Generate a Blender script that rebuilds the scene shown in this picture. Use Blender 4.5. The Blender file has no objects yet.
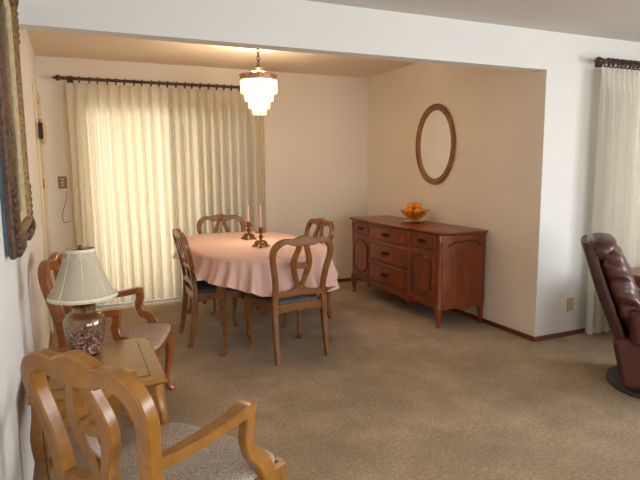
import bpy, bmesh, math, random
from math import sin, cos, pi, radians, atan2, hypot
from mathutils import Vector, Matrix
random.seed(7)
SC = bpy.context.scene
COL = SC.collection

# ------------------------------------------------------------------ materials
def lin(c):
    return tuple(((v/255/12.92) if v/255 <= .04045 else ((v/255+.055)/1.055)**2.4) for v in c)

class NT:
    def __init__(s, name):
        s.m = bpy.data.materials.new(name); s.m.use_nodes = True
        s.t = s.m.node_tree; s.b = s.t.nodes['Principled BSDF']; s.out = s.t.nodes['Material Output']
    def n(s, typ, **kw):
        nd = s.t.nodes.new(typ)
        for k, v in kw.items():
            if k in nd.inputs: nd.inputs[k].default_value = v
            else: setattr(nd, k, v)
        return nd
    def l(s, a, b): s.t.links.new(a, b)
    def coord(s, scale=(1, 1, 1), kind='Object'):
        tc = s.n('ShaderNodeTexCoord'); mp = s.n('ShaderNodeMapping')
        mp.inputs['Scale'].default_value = scale
        s.l(tc.outputs[kind], mp.inputs['Vector']); return mp.outputs['Vector']
    def ramp(s, fac, stops):
        r = s.n('ShaderNodeValToRGB'); e = r.color_ramp.elements
        e[0].position, e[0].color = stops[0][0], lin(stops[0][1])+(1,)
        e[1].position, e[1].color = stops[-1][0], lin(stops[-1][1])+(1,)
        for p, c in stops[1:-1]:
            x = e.new(p); x.color = lin(c)+(1,)
        s.l(fac, r.inputs['Fac']); return r.outputs['Color']
    def bump(s, h, strength=.2, dist=.01):
        b = s.n('ShaderNodeBump'); b.inputs['Strength'].default_value = strength; b.inputs['Distance'].default_value = dist
        s.l(h, b.inputs['Height']); s.l(b.outputs['Normal'], s.b.inputs['Normal'])
    def set(s, **kw):
        for k, v in kw.items(): s.b.inputs[k.replace('_', ' ')].default_value = v
        return s

def plain(name, c, rough=.5, metal=0, noise=0, nscale=40, bump=0, **kw):
    t = NT(name); t.set(Roughness=rough, Metallic=metal, **kw)
    v = t.coord((nscale,)*3); nz = t.n('ShaderNodeTexNoise', Scale=1.0, Detail=4.0); t.l(v, nz.inputs['Vector'])
    d = lambda k: tuple(max(0, min(255, x*k)) for x in c)
    t.l(t.ramp(nz.outputs['Fac'], [(.3, d(1-noise)), (.7, d(1+noise))]), t.b.inputs['Base Color'])
    if bump: t.bump(nz.outputs['Fac'], bump, .004)
    return t.m

def wood(name, dark, mid, light, rough=.34, axis=(3, 3, 30), coat=.25):
    t = NT(name); t.set(Roughness=rough, Coat_Weight=coat, Coat_Roughness=.25)
    v = t.coord(axis); nz = t.n('ShaderNodeTexNoise', Scale=1.6, Detail=6.0, Roughness=.6, Distortion=.6); t.l(v, nz.inputs['Vector'])
    v2 = t.coord((4, 4, 4)); n2 = t.n('ShaderNodeTexNoise', Scale=1.0, Detail=3.0); t.l(v2, n2.inputs['Vector'])
    mx = t.n('ShaderNodeMath', operation='MULTIPLY_ADD'); mx.inputs[1].default_value = .45
    t.l(n2.outputs['Fac'], mx.inputs[0]); 
    m2 = t.n('ShaderNodeMath', operation='MULTIPLY'); m2.inputs[1].default_value = .55
    t.l(nz.outputs['Fac'], m2.inputs[0]); t.l(m2.outputs[0], mx.inputs[2])
    t.l(t.ramp(mx.outputs[0], [(.3, dark), (.5, mid), (.72, light)]), t.b.inputs['Base Color'])
    t.bump(nz.outputs['Fac'], .05, .003)
    return t.m

def carpet():
    t = NT('carpet_pile'); t.set(Roughness=.98, Specular_IOR_Level=.1, Sheen_Weight=.15)
    v = t.coord((1, 1, 1)); big = t.n('ShaderNodeTexNoise', Scale=2.3, Detail=5.0, Roughness=.65); t.l(v, big.inputs['Vector'])
    fine = t.n('ShaderNodeTexNoise', Scale=55.0, Detail=6.0, Roughness=.75); t.l(v, fine.inputs['Vector'])
    a = t.n('ShaderNodeMath', operation='MULTIPLY_ADD'); a.inputs[1].default_value = .6
    t.l(fine.outputs['Fac'], a.inputs[0])
    b = t.n('ShaderNodeMath', operation='MULTIPLY'); b.inputs[1].default_value = .4
    t.l(big.outputs['Fac'], b.inputs[0]); t.l(b.outputs[0], a.inputs[2])
    t.l(t.ramp(a.outputs[0], [(.36, (132, 111, 83)), (.5, (165, 142, 112)), (.64, (196, 173, 142))]), t.b.inputs['Base Color'])
    t.bump(fine.outputs['Fac'], .7, .012)
    return t.m

def paint(name, c, rough=.75):
    t = NT(name); t.set(Roughness=rough, Specular_IOR_Level=.25)
    v = t.coord((1, 1, 1)); nz = t.n('ShaderNodeTexNoise', Scale=60.0, Detail=4.0); t.l(v, nz.inputs['Vector'])
    n2 = t.n('ShaderNodeTexNoise', Scale=1.4, Detail=2.0); t.l(v, n2.inputs['Vector'])
    t.l(t.ramp(n2.outputs['Fac'], [(.3, tuple(x*.985 for x in c)), (.7, c)]), t.b.inputs['Base Color'])
    t.bump(nz.outputs['Fac'], .08, .004)
    return t.m

def drape(name, c, transl=.35):
    t = NT(name); t.set(Roughness=.9, Specular_IOR_Level=.1)
    v = t.coord((180, 180, 25)); nz = t.n('ShaderNodeTexNoise', Scale=1.0, Detail=3.0); t.l(v, nz.inputs['Vector'])
    colr = t.ramp(nz.outputs['Fac'], [(.3, tuple(x*.93 for x in c)), (.7, c)])
    t.l(colr, t.b.inputs['Base Color'])
    tr = t.n('ShaderNodeBsdfTranslucent'); t.l(colr, tr.inputs['Color'])
    mx = t.n('ShaderNodeMixShader'); mx.inputs[0].default_value = transl
    t.l(t.b.outputs[0], mx.inputs[1]); t.l(tr.outputs[0], mx.inputs[2]); t.l(mx.outputs[0], t.out.inputs['Surface'])
    return t.m

def clear_glass(name, tint=(255, 255, 255), mix=.12, rough=.03):
    t = NT(name)
    tr = t.n('ShaderNodeBsdfTransparent'); tr.inputs['Color'].default_value = lin(tint)+(1,)
    gl = t.n('ShaderNodeBsdfGlossy'); gl.inputs['Roughness'].default_value = rough
    lw = t.n('ShaderNodeLayerWeight', Blend=.35); fr = t.n('ShaderNodeMath', operation='POWER'); fr.inputs[1].default_value = 2.2; t.l(lw.outputs['Facing'], fr.inputs[0])
    ad = t.n('ShaderNodeMath', operation='ADD', use_clamp=True); ad.inputs[1].default_value = mix
    t.l(fr.outputs[0], ad.inputs[0])
    mx = t.n('ShaderNodeMixShader'); t.l(ad.outputs[0], mx.inputs[0]); t.l(tr.outputs[0], mx.inputs[1]); t.l(gl.outputs[0], mx.inputs[2])
    t.l(mx.outputs[0], t.out.inputs['Surface'])
    return t.m

def fabric_speckle(name, a, b, c, sc=260):
    t = NT(name); t.set(Roughness=.95, Specular_IOR_Level=.1)
    v = t.coord((sc, sc, sc)); nz = t.n('ShaderNodeTexNoise', Scale=.55, Detail=2.0); t.l(v, nz.inputs['Vector'])
    t.l(t.ramp(nz.outputs['Fac'], [(.36, a), (.5, b), (.64, c)]), t.b.inputs['Base Color'])
    t.bump(nz.outputs['Fac'], .4, .004)
    return t.m

def crystal_mat():
    t = NT('lit_crystal'); t.set(Roughness=.15, Transmission_Weight=.3)
    t.b.inputs['Base Color'].default_value = lin((255, 246, 214))+(1,)
    v = t.coord((60, 60, 18)); nz = t.n('ShaderNodeTexNoise', Scale=1.0, Detail=2.0); t.l(v, nz.inputs['Vector'])
    t.l(t.ramp(nz.outputs['Fac'], [(.3, (255, 214, 120)), (.6, (255, 240, 190))]), t.b.inputs['Emission Color'])
    t.b.inputs['Emission Strength'].default_value = CRYSTAL
    return t.m
CRYSTAL = .8

def potpourri():
    t = NT('dried_petals'); t.set(Roughness=.9)
    v = t.coord((120, 120, 120)); vo = t.n('ShaderNodeTexVoronoi', Scale=.9); t.l(v, vo.inputs['Vector'])
    sep = t.n('ShaderNodeSeparateColor'); t.l(vo.outputs['Color'], sep.inputs[0])
    t.l(t.ramp(sep.outputs[0], [(0, (92, 58, 62)), (.35, (136, 84, 92)), (.6, (180, 150, 158)), (.8, (226, 212, 204)), (1, (150, 104, 80))]), t.b.inputs['Base Color'])
    t.bump(vo.outputs['Distance'], .8, .01)
    return t.m

M = dict(
    wall=paint('wall_paint', (230, 229, 225)),
    alcove=paint('alcove_paint', (236, 227, 213)),
    ceil=paint('ceiling_paint', (212, 208, 202), .85),
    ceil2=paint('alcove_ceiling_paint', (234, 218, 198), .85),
    casing=plain('casing_paint', (226, 208, 170), .5, 0, .02, 10),
    base=wood('baseboard_wood', (84, 36, 22), (108, 46, 28), (128, 60, 38), .45, (2, 2, 2)),
    carpet=carpet(),
    honey=wood('honey_wood', (116, 62, 24), (144, 82, 34), (164, 100, 46), .33, (16, 16, 16)),
    oak=wood('golden_wood', (126, 80, 27), (152, 101, 38), (173, 119, 51), .3, (14, 14, 14)),
    chairw=wood('dining_wood', (100, 56, 20), (130, 79, 32), (154, 101, 45), .33, (16, 16, 16)),
    inlay=wood('panel_wood', (128, 84, 24), (150, 102, 32), (168, 118, 42), .3, (3, 24, 3)),
    cherry=wood('cherry_wood', (92, 40, 14), (130, 60, 21), (156, 82, 32), .32, (16, 16, 3)),
    cherryd=wood('cherry_dark', (46, 20, 8), (62, 28, 12), (78, 38, 18), .4, (9, 9, 9)),
    brass=plain('aged_brass', (150, 112, 52), .3, .95, .2, 60),
    rose=plain('rose_brass', (186, 150, 122), .35, .7, .2, 90),
    pull=plain('dark_brass', (58, 42, 24), .4, .9, .2, 60),
    gilt=plain('gilded_carving', (110, 82, 36), .45, .35, .35, 70, .5),
    umber=plain('umber_carving', (86, 62, 46), .6, .05, .3, 60, .5),
    liner=plain('frame_liner', (196, 178, 140), .6, 0, .08, 30),
    canvas=plain('painted_canvas', (96, 110, 104), .6, 0, .45, 7),
    teal=plain('frame_backing', (84, 100, 112), .7, 0, .08, 20),
    iron=plain('dark_rod', (74, 44, 30), .4, .1, .15, 40),
    drape=drape('cream_drape', (232, 221, 197), .36),
    drape2=drape('ivory_drape', (234, 230, 218), .25),
    cloth=plain('pink_tablecloth', (231, 191, 177), .85, 0, .03, 120, .15, Sheen_Weight=.2),
    seatblue=fabric_speckle('grey_seat_fabric', (70, 68, 68), (98, 96, 98), (128, 126, 128)),
    seatgrey=fabric_speckle('oatmeal_seat_fabric', (136, 122, 108), (170, 157, 142), (202, 190, 174), 420),
    seatpink=fabric_speckle('beige_seat_fabric', (150, 126, 112), (176, 150, 134), (192, 168, 152)),
    leather=plain('brown_leather', (74, 33, 26), .38, 0, .12, 25, .12, Coat_Weight=.08),
    leatherd=plain('dark_leather', (66, 34, 30), .4, 0, .12, 25, .1),
    black=plain('dark_base', (66, 60, 60), .5, .2, .1, 20),
    green=plain('dark_green_fabric', (50, 54, 46), .9, 0, .2, 60),
    glass=clear_glass('clear_glass'),
    jar=clear_glass('jar_glass', (250, 247, 238), .07),
    pet=potpourri(),
    shade=drape('lamp_shade_fabric', (226, 214, 190), .25),
    shadetrim=plain('shade_trim', (234, 224, 200), .8, 0, .04, 60),
    candle=plain('pink_wax', (230, 186, 172), .5, 0, .02, 20, Subsurface_Weight=.1),
    wick=plain('wick', (60, 54, 48), .9),
    orange=plain('orange_peel', (236, 140, 20), .45, 0, .08, 90, .3),
    lemon=plain('yellow_peel', (236, 186, 40), .45, 0, .06, 90, .3),
    cutglass=clear_glass('cut_glass', (252, 240, 218), .1, .1),
    gilded=clear_glass('amber_glass', (240, 216, 160), .16, .1),
    mirror=plain('silvered_mirror', (244, 244, 240), .02, 1.0, 0),
    mframe=wood('mirror_frame_wood', (104, 62, 18), (136, 86, 28), (166, 112, 44), .35, (16, 16, 16)),
    plate=plain('beige_plastic', (206, 184, 140), .5, 0, .03, 20),
    platebr=plain('brass_plate', (140, 112, 78), .45, .4, .1, 20),
    alu=plain('window_metal', (176, 184, 192), .4, .6, .05, 20),
    crystal=crystal_mat(),
    sill=plain('track_metal', (196, 206, 214), .4, .3, .08, 20),
    concrete=plain('patio_concrete', (196, 194, 188), .9, 0, .08, 3),
    cord=plain('cord_rubber', (70, 58, 50), .6),
)

# ------------------------------------------------------------------ mesh helpers
def catmull(pts, n=6):
    P = [tuple(p) for p in pts]; out = []
    for i in range(len(P)-1):
        p0 = P[max(i-1, 0)]; p1 = P[i]; p2 = P[i+1]; p3 = P[min(i+2, len(P)-1)]
        for k in range(n):
            t = k/n
            out.append(tuple(.5*((2*b)+(-a+c)*t+(2*a-5*b+4*c-d)*t*t+(-a+3*b-3*c+d)*t**3) for a, b, c, d in zip(p0, p1, p2, p3)))
    out.append(P[-1]); return out

class MB:
    def __init__(s): s.v = []; s.f = []
    def add(s, vs, fs):
        o = len(s.v); s.v += [tuple(v) for v in vs]; s.f += [tuple(i+o for i in f) for f in fs]; return s
    def rings(s, rings, cap=True, closed=False):
        n = len(rings[0]); vs = [p for r in rings for p in r]; fs = []
        m = len(rings)
        for i in range(m if closed else m-1):
            a = i*n; b = ((i+1) % m)*n
            for k in range(n):
                fs.append((a+k, a+(k+1) % n, b+(k+1) % n, b+k))
        if cap and not closed:
            fs.append(tuple(range(n-1, -1, -1))); fs.append(tuple((m-1)*n+k for k in range(n)))
        return s.add(vs, fs)
    def box(s, a, b):
        x0, y0, z0 = a; x1, y1, z1 = b
        return s.add([(x0,y0,z0),(x1,y0,z0),(x1,y1,z0),(x0,y1,z0),(x0,y0,z1),(x1,y0,z1),(x1,y1,z1),(x0,y1,z1)],
                     [(0,3,2,1),(4,5,6,7),(0,1,5,4),(1,2,6,5),(2,3,7,6),(3,0,4,7)])
    def lathe(s, prof, n=24, c=(0, 0, 0), lobes=0, amp=0):
        rings = []
        for r, z in prof:
            r = max(r, 1e-4)
            rings.append([(c[0]+r*(1+amp*cos(lobes*2*pi*k/n))*cos(2*pi*k/n), c[1]+r*(1+amp*cos(lobes*2*pi*k/n))*sin(2*pi*k/n), c[2]+z) for k in range(n)])
        return s.rings(rings)
    def sweep(s, pts, w, t=None, ref=(1, 0, 0), n=10, sq=3.0, sub=5, closed=False, cap=True):
        """pts with half width w (in the plane across ref) and half thickness t (along ref)"""
        t = t if t is not None else w
        W = w if hasattr(w, '__len__') else [w]*len(pts)
        T = t if hasattr(t, '__len__') else [t]*len(pts)
        full = [tuple(p)+(a, b) for p, a, b in zip(pts, W, T)]
        if sub > 1: full = catmull(full, sub)
        ref = Vector(ref); rings = []
        m = len(full)
        for i, q in enumerate(full):
            p = Vector(q[:3]); a = Vector(full[max(i-1, 0)][:3]); b = Vector(full[min(i+1, m-1)][:3])
            if closed: a = Vector(full[(i-1) % m][:3]); b = Vector(full[(i+1) % m][:3])
            d = b-a
            if d.length < 1e-9: d = Vector((0, 0, 1))
            d.normalize()
            nn = d.cross(ref)
            if nn.length < 1e-5: nn = d.cross(Vector((0, 1, 0)))
            nn.normalize(); rr = nn.cross(d).normalized()
            ring = []
            if sq >= 5:
                for c, si in ((1, .72), (.8, 1), (-.8, 1), (-1, .72), (-1, -.72), (-.8, -1), (.8, -1), (1, -.72)):
                    ring.append(tuple(p+nn*(c*q[3])+rr*(si*q[4])))
                rings.append(ring); continue
            for k in range(n):
                th = 2*pi*(k+.5)/n; c, si = cos(th), sin(th)
                e = 2/sq
                u = math.copysign(abs(c)**e, c)*q[3]; v = math.copysign(abs(si)**e, si)*q[4]
                ring.append(tuple(p+nn*u+rr*v))
            rings.append(ring)
        return s.rings(rings, cap, closed)
    def tube(s, pts, r, n=8, sub=5, ref=(.13, .97, .21)):
        return s.sweep(pts, r, r, ref, n, 2.0, sub)
    def prism(s, poly, f, h0, h1):
        """poly 2D, f(u,v,h)->3D, extruded h0..h1"""
        n = len(poly)
        vs = [f(u, v, h0) for u, v in poly]+[f(u, v, h1) for u, v in poly]
        fs = [tuple(range(n-1, -1, -1)), tuple(range(n, 2*n))]+[(k, (k+1) % n, n+(k+1) % n, n+k) for k in range(n)]
        return s.add(vs, fs)
    def ell(s, c, r, nu=14, nv=9, q=2.0):
        rings = []
        e = 2/q
        sp = lambda x: math.copysign(abs(x)**e, x)
        for j in range(nv+1):
            ph = -pi/2+pi*j/nv
            k = max(cos(ph), .02)
            rings.append([(c[0]+r[0]*sp(k)*sp(cos(2*pi*i/nu+.01)), c[1]+r[1]*sp(k)*sp(sin(2*pi*i/nu+.01)), c[2]+r[2]*sp(sin(ph))) for i in range(nu)])
        return s.rings(rings)
    def grid(s, fn, nu, nv, closed=False):
        vs = [fn(i/(nu if closed else nu-1), j/(nv-1)) for j in range(nv) for i in range(nu)]
        fs = []
        for j in range(nv-1):
            for i in range(nu if closed else nu-1):
                a = j*nu+i; b = j*nu+(i+1) % nu
                fs.append((a, b, b+nu, a+nu))
        return s.add(vs, fs)
    def build(s, name, mat, parent=None, smooth=40, bevel=0, loc=None, kind=None, solid=0, subd=0):
        me = bpy.data.meshes.new(name); me.from_pydata(s.v, [], s.f); me.validate()
        bm = bmesh.new(); bm.from_mesh(me)
        bmesh.ops.recalc_face_normals(bm, faces=bm.faces); bm.to_mesh(me); bm.free()
        me.materials.append(mat)
        if smooth:
            for p in me.polygons: p.use_smooth = True
            me.set_sharp_from_angle(angle=radians(smooth))
        o = bpy.data.objects.new(name, me); COL.objects.link(o)
        if parent: o.parent = parent
        if loc: o.location = loc
        if bevel:
            b = o.modifiers.new('bevel', 'BEVEL'); b.width = bevel; b.segments = 2; b.limit_method = 'ANGLE'; b.angle_limit = radians(40)
        if solid:
            b = o.modifiers.new('thickness', 'SOLIDIFY'); b.thickness = solid; b.offset = 0
        if subd:
            b = o.modifiers.new('smooth', 'SUBSURF'); b.levels = subd; b.render_levels = subd
        if kind: o['kind'] = kind
        return o

def thing(name, label, cat, loc=(0, 0, 0), rz=0, group=None):
    o = bpy.data.objects.new(name, None); COL.objects.link(o); o.empty_display_size = .1
    o.location = loc; o.rotation_euler = (0, 0, rz)
    return tag(o, label, cat, group)
def tag(o, label, cat, group=None):
    o['label'] = label; o['category'] = cat
    if group: o['group'] = group
    return o
def struct(mb, name, mat, parent=None, **kw):
    o = mb.build(name, mat, parent, **kw)
    if not parent: o['kind'] = 'structure'
    return o
def copy_thing(o, loc, rz, label, group=None):
    def rec(x, par):
        c = x.copy(); COL.objects.link(c); c.parent = par
        for ch in list(x.children): rec(ch, c)
        return c
    c = rec(o, None); c.location = loc; c.rotation_euler = (0, 0, rz); c['label'] = label
    if group: c['group'] = group
    return c

# ------------------------------------------------------------------ room
W, D, H = 3.62, 6.068, 3.258           # mirror wall, curtain wall, header wall
ZM, ZC, ZH = 2.44, 2.50, 2.155         # main ceiling, alcove ceiling, header bottom
XR, YR = 6.3, -2.6                     # right wall and rear wall of the living room
T = .12
def wall_with_hole(axis, pos, t, a0, a1, z1, holes, z0=0):
    """axis 'x': wall in plane y=pos running along x; 'y': plane x=pos running along y. t signed thickness"""
    mb = MB()
    def bx(u0, u1, w0, w1):
        if u1-u0 < 1e-4 or w1-w0 < 1e-4: return
        p0, p1 = sorted((pos, pos+t))
        if axis == 'x': mb.box((u0, p0, w0), (u1, p1, w1))
        else: mb.box((p0, u0, w0), (p1, u1, w1))
    cur = a0
    for (u0, u1, w0, w1) in sorted(holes):
        bx(cur, u0, z0, z1); bx(u0, u1, z0, w0); bx(u0, u1, w1, z1); cur = u1
    bx(cur, a1, z0, z1)
    return mb
struct(MB().box((-T, YR-T, -.1), (XR+T, D+T, 0)), 'floor', M['carpet'], smooth=0)
struct(MB().box((-T, YR-T, ZM), (XR+T, H, ZM+.14)), 'ceiling', M['ceil'], smooth=0)
struct(MB().box((-T, H+T, ZC), (W+T, D+T, ZC+.1)), 'ceiling_alcove', M['ceil2'], smooth=0)
struct(MB().box((-T, YR-T, 0), (0, H, ZM)), 'wall_left', M['wall'], smooth=0)
struct(wall_with_hole('y', 0, -T, H, D+T, ZC, [(5.27, 5.93, 0, 2.03)]), 'wall_alcove_left', M['alcove'], smooth=0)
WIN = (.40, 2.12, .02, 2.06)
struct(wall_with_hole('x', D, T, 0, W, ZC, [WIN]), 'wall_back', M['alcove'], smooth=0)
struct(MB().box((W, H+.006, 0), (W+T, D+T, ZC)), 'wall_alcove_right', M['alcove'], smooth=0)
WIN2 = (4.25, 5.75, .35, 2.1)
fm = wall_with_hole('x', H, T, W+T, XR, ZM, [WIN2])
fm.box((W, H, 0), (W+T, H+.006, ZM))
fm.box((0, H, ZH), (W, H+T, ZC+.1))
struct(fm, 'wall_front', M['wall'], smooth=0)
WIN3 = (-2.2, 1.1, .25, 2.15)          # right wall
struct(wall_with_hole('y', XR, T, YR, H, ZM, [WIN3]), 'wall_right', M['wall'], smooth=0)
WIN4 = (1.0, 4.6, .5, 2.1)             # rear wall
struct(wall_with_hole('x', YR, -T, -T, XR+T, ZM, [WIN4]), 'wall_rear', M['wall'], smooth=0)

def window(idx, axis, pos, t, hole, n_panes, parent_kind='structure'):
    u0, u1, w0, w1 = hole; f = MB(); g = MB(); e = .05
    q0, q1 = sorted((pos+t*.3, pos+t*.75)); gm = pos+t*.55
    def bx(m, a, b, c, d, p0=q0, p1=q1):
        if axis == 'x': m.box((a, p0, c), (b, p1, d))
        else: m.box((p0, a, c), (p1, b, d))
    bx(f, u0, u1, w0, w0+e); bx(f, u0, u1, w1-e, w1)
    for k in range(n_panes+1):
        c = u0+(u1-u0)*k/n_panes
        bx(f, max(u0, c-e/2), min(u1, c+e/2), w0+e, w1-e)
    o = struct(f, 'window_%d' % idx, M['alu'], smooth=0)
    for k in range(n_panes):
        a = u0+(u1-u0)*k/n_panes+e/2; b = u0+(u1-u0)*(k+1)/n_panes-e/2
        g = MB(); bx(g, a, b, w0+e, w1-e, gm-.003, gm+.003)
        g.build('pane', M['glass'], o, smooth=0)
    return o
window(1, 'x', D, T, WIN, 2)
window(2, 'x', H, T, WIN2, 2)
window(3, 'y', XR, T, WIN3, 3)
window(4, 'x', YR, -T, WIN4, 3)
struct(MB().box((-.8, D+T, -.1), (3.6, D+3, -.02)), 'ground_patio', M['concrete'], smooth=0)

# door in the alcove's left wall
dr = struct(MB().box((-.05, 5.275, .005), (-.01, 5.925, 2.025)), 'door_1', M['casing'], smooth=0)
c = MB()
c.box((0, 5.19, 0), (.022, 5.275, 2.12)); c.box((0, 5.925, 0), (.022, 6.01, 2.12)); c.box((0, 5.275, 2.03), (.022, 5.925, 2.12))
c.build('casing', M['casing'], dr, bevel=.004)
for z in (.25, 1.29, 1.85):
    MB().lathe([(0, -.045), (.007, -.045), (.007, .045), (0, .045)], 10, (.004, 5.925, z)).build('hinge', M['brass'], dr)

def baseboard(name, p, q, nrm):
    h, t = .04, .012
    (x0, y0), (x1, y1) = p, q
    nx, ny = nrm
    mb = MB().box((min(x0, x1, x0+nx*t, x1+nx*t), min(y0, y1, y0+ny*t, y1+ny*t), 0), (max(x0, x1, x0+nx*t, x1+nx*t), max(y0, y1, y0+ny*t, y1+ny*t), h))
    struct(mb, name, M['base'], smooth=0, bevel=.003)
baseboard('baseboard_left', (0, YR), (0, 5.19), (1, 0))
baseboard('baseboard_back', (2.14, D), (W, D), (0, -1))
baseboard('baseboard_alcove', (W, H), (W, D-.013), (-1, 0))
baseboard('baseboard_front', (W-.012, H), (XR, H), (0, -1))
baseboard('baseboard_right', (XR, YR), (XR, H-.013), (-1, 0))
baseboard('baseboard_rear', (.013, YR), (XR-.013, YR), (0, 1))
struct(MB().box((WIN[0], D-.03, 0), (WIN[1], D+T*.75, .018)), 'trim_1', M['sill'], smooth=0)

# ------------------------------------------------------------------ curtains and rods
def rod(label, x0, x1, y, z, wall_y, rings, group, r=.015, right_finial=True):
    t = thing('curtain_rod', label, 'curtain rod', ((x0+x1)/2, y, z), 0, group)
    L = (x1-x0)/2
    MB().tube([(-L, 0, 0), (L, 0, 0)], r, 14, 1).build('rod', M['iron'], t)
    for s in (-1, 1):
        if s > 0 and not right_finial: continue
        f = MB().lathe([(0, 0), (.018, 0), (.022, .006), (.013, .016), (.016, .022), (.026, .034), (.03, .047), (.025, .062), (.011, .071), (.010, .082), (.005, .095), (0, .098)], 16)
        o = f.build('finial', M['iron'], t, loc=(s*L, 0, 0)); o.rotation_euler = (0, s*pi/2, 0)
        b = MB().tube([(s*(L-.06), wall_y-y-.002, -.0), (s*(L-.06), .01, -.0)], .012, 8, 1)
        b.lathe([(0, -.03), (.028, -.03), (.028, .03), (0, .03)], 12, (s*(L-.06), wall_y-y-.014, 0)); 
        b.build('bracket', M['iron'], t)
    n = rings
    for i in range(n):
        x = -L+.06+(2*L-.12)*i/(n-1)+random.uniform(-.008, .008)
        m = MB(); pts = [(x+.004*sin(a), (r+.013)*cos(a), -.008+(r+.015)*sin(a)) for a in [2*pi*k/18 for k in range(18)]]
        m.sweep(pts, .0055, .0065, (1, 0, 0), 6, 2, 1, closed=True)
        m.build('ring', M['iron'], t)
    return t

def curtain(name, label, x0, x1, y, z0, z1, mat, folds, amp, group, seed):
    rr = random.Random(seed)
    ph = [rr.uniform(-.5, .5) for _ in range(folds+2)]; am = [rr.uniform(.7, 1.25) for _ in range(folds+2)]
    wx = [rr.uniform(-.18, .18) for _ in range(folds+2)]
    def interp(a, s):
        i = int(s); f = s-i; f = f*f*(3-2*f); return a[min(i, folds+1)]*(1-f)+a[min(i+1, folds+1)]*f
    def fn(u, v):
        s = u*folds; z = z1+(z0-z1)*v
        a = interp(am, s)
        k = min(1, v/.06)
        pinch = 1-.5*math.exp(-((v-.045)/.03)**2)
        yy = -amp*a*sin(2*pi*s+.9*sin(2*pi*s)*.5+interp(ph, s)*(.2+.8*v))*(.35+.65*k)*pinch*(1+.25*v)
        yy -= .3*amp*sin(4*pi*s+2*interp(ph, s))*v
        xx = x0+(x1-x0)*(u+interp(wx, s)/folds*v*sin(pi*min(1, u*8) if u < .125 else pi/2)*(1 if u < .96 else (1-u)/.04))
        return (xx, y+yy, z+.006*sin(2*pi*s)*v)
    m = MB().grid(fn, folds*14+1, 34)
    o = m.build(name, mat, smooth=80)
    tag(o, label, 'curtain', group)
    return o
RY = D-.10
rod('dark wooden curtain rod with rings above the cream curtains in the dining alcove',   .235, 2.28, RY, 2.292, D, 24, None)
curtain('curtain', 'left cream pinch-pleated curtain beside the switch plate', .24, 1.23, RY, .045, 2.25, M['drape'], 10, .04, 'cream curtains on the alcove wall', 3)
curtain('curtain', 'right cream pinch-pleated curtain behind the crystal chandelier and far dining chair', 1.243, 2.25, RY+.004, .04, 2.25, M['drape'], 11, .04, 'cream curtains on the alcove wall', 11)
RY2 = H-.10
rod('dark curtain rod with crowded rings above the ivory curtain behind the recliner', 4.10, 6.05, RY2, 2.235, H, 40, None, .017)
curtain('curtain', 'ivory pleated curtain hanging behind the brown leather recliner', 4.09, 5.98, RY2+.0, .03, 2.184, M['drape2'], 32, .036, None, 5)

# ------------------------------------------------------------------ wall fittings
def pol(cx, cy, rx, ry, n=28, q=2.0):
    e = 2/q; sp = lambda x: math.copysign(abs(x)**e, x)
    return [(cx+rx*sp(cos(2*pi*k/n)), cy+ry*sp(sin(2*pi*k/n))) for k in range(n)]
t = thing('switch_plate', 'small brown switch plate with toggles on the wall left of the cream curtain', 'light switch', (.165, D, 1.295))
MB().box((-.04, -.008, -.06), (.04, 0, .06)).build('cover_plate', M['platebr'], t, bevel=.003)
for z in (-.03, 0, .03):
    MB().box((-.014, -.016, z-.008), (.014, -.008, z+.008)).build('toggle', M['plate'], t, bevel=.002)
cdm = MB().tube([(.2, D-.012, 1.2), (.185, D-.012, 1.12), (.15, D-.012, 1.0), (.145, D-.012, .93), (.165, D-.012, .895), (.215, D-.012, .91)], .0028, 6)
tag(cdm.build('draw_cord', M['cord']), 'thin dark cord looping below the switch plate beside the curtain', 'cord')
t = thing('wall_outlet', 'beige electrical outlet low on the white wall beside the ivory curtain', 'outlet', (4.0, H, .27))
MB().box((-.036, -.007, -.058), (.036, 0, .058)).build('cover_plate', M['plate'], t, bevel=.003)
for z in (-.02, .02):
    MB().prism(pol(0, z, .015, .015, 14), lambda u, v, h: (u, -.007-h, v), 0, .003).build('socket', M['plate'], t)
t = thing('wall_plaque', 'small oval beige plaque with a dark edge on the alcove door casing', 'plaque', (.022, 5.235, 1.74))
MB().box((0, -.075, -.065), (.034, -.06, .07)).build('hanger', M['wick'], t, bevel=.003)
MB().ell((.03, .01, 0), (.032, .058, .11), 18, 10).build('dish', M['plate'], t)

# oval mirror
t = thing('oval_mirror', 'oval wall mirror in a wooden frame above the sideboard', 'mirror', (W, 4.655, 1.642))
MR, MZ = .325, .402
pts = [(-.014, (MR-.03)*cos(a), (MZ-.03)*sin(a)) for a in [2*pi*k/64 for k in range(64)]]
MB().sweep(pts, .032, .012, (1, 0, 0), 12, 2.4, 1, closed=True).build('frame', M['mframe'], t)
pts = [(-.026, (MR-.012)*cos(a), (MZ-.012)*sin(a)) for a in [2*pi*k/64 for k in range(64)]]
MB().sweep(pts, .009, .007, (1, 0, 0), 8, 2, 1, closed=True).build('beading', M['mframe'], t)
MB().prism(pol(0, 0, MR-.05, MZ-.05, 56), lambda u, v, h: (-.008-h, u, v), 0, .003).build('mirror_glass', M['mirror'], t, smooth=20)

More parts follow.
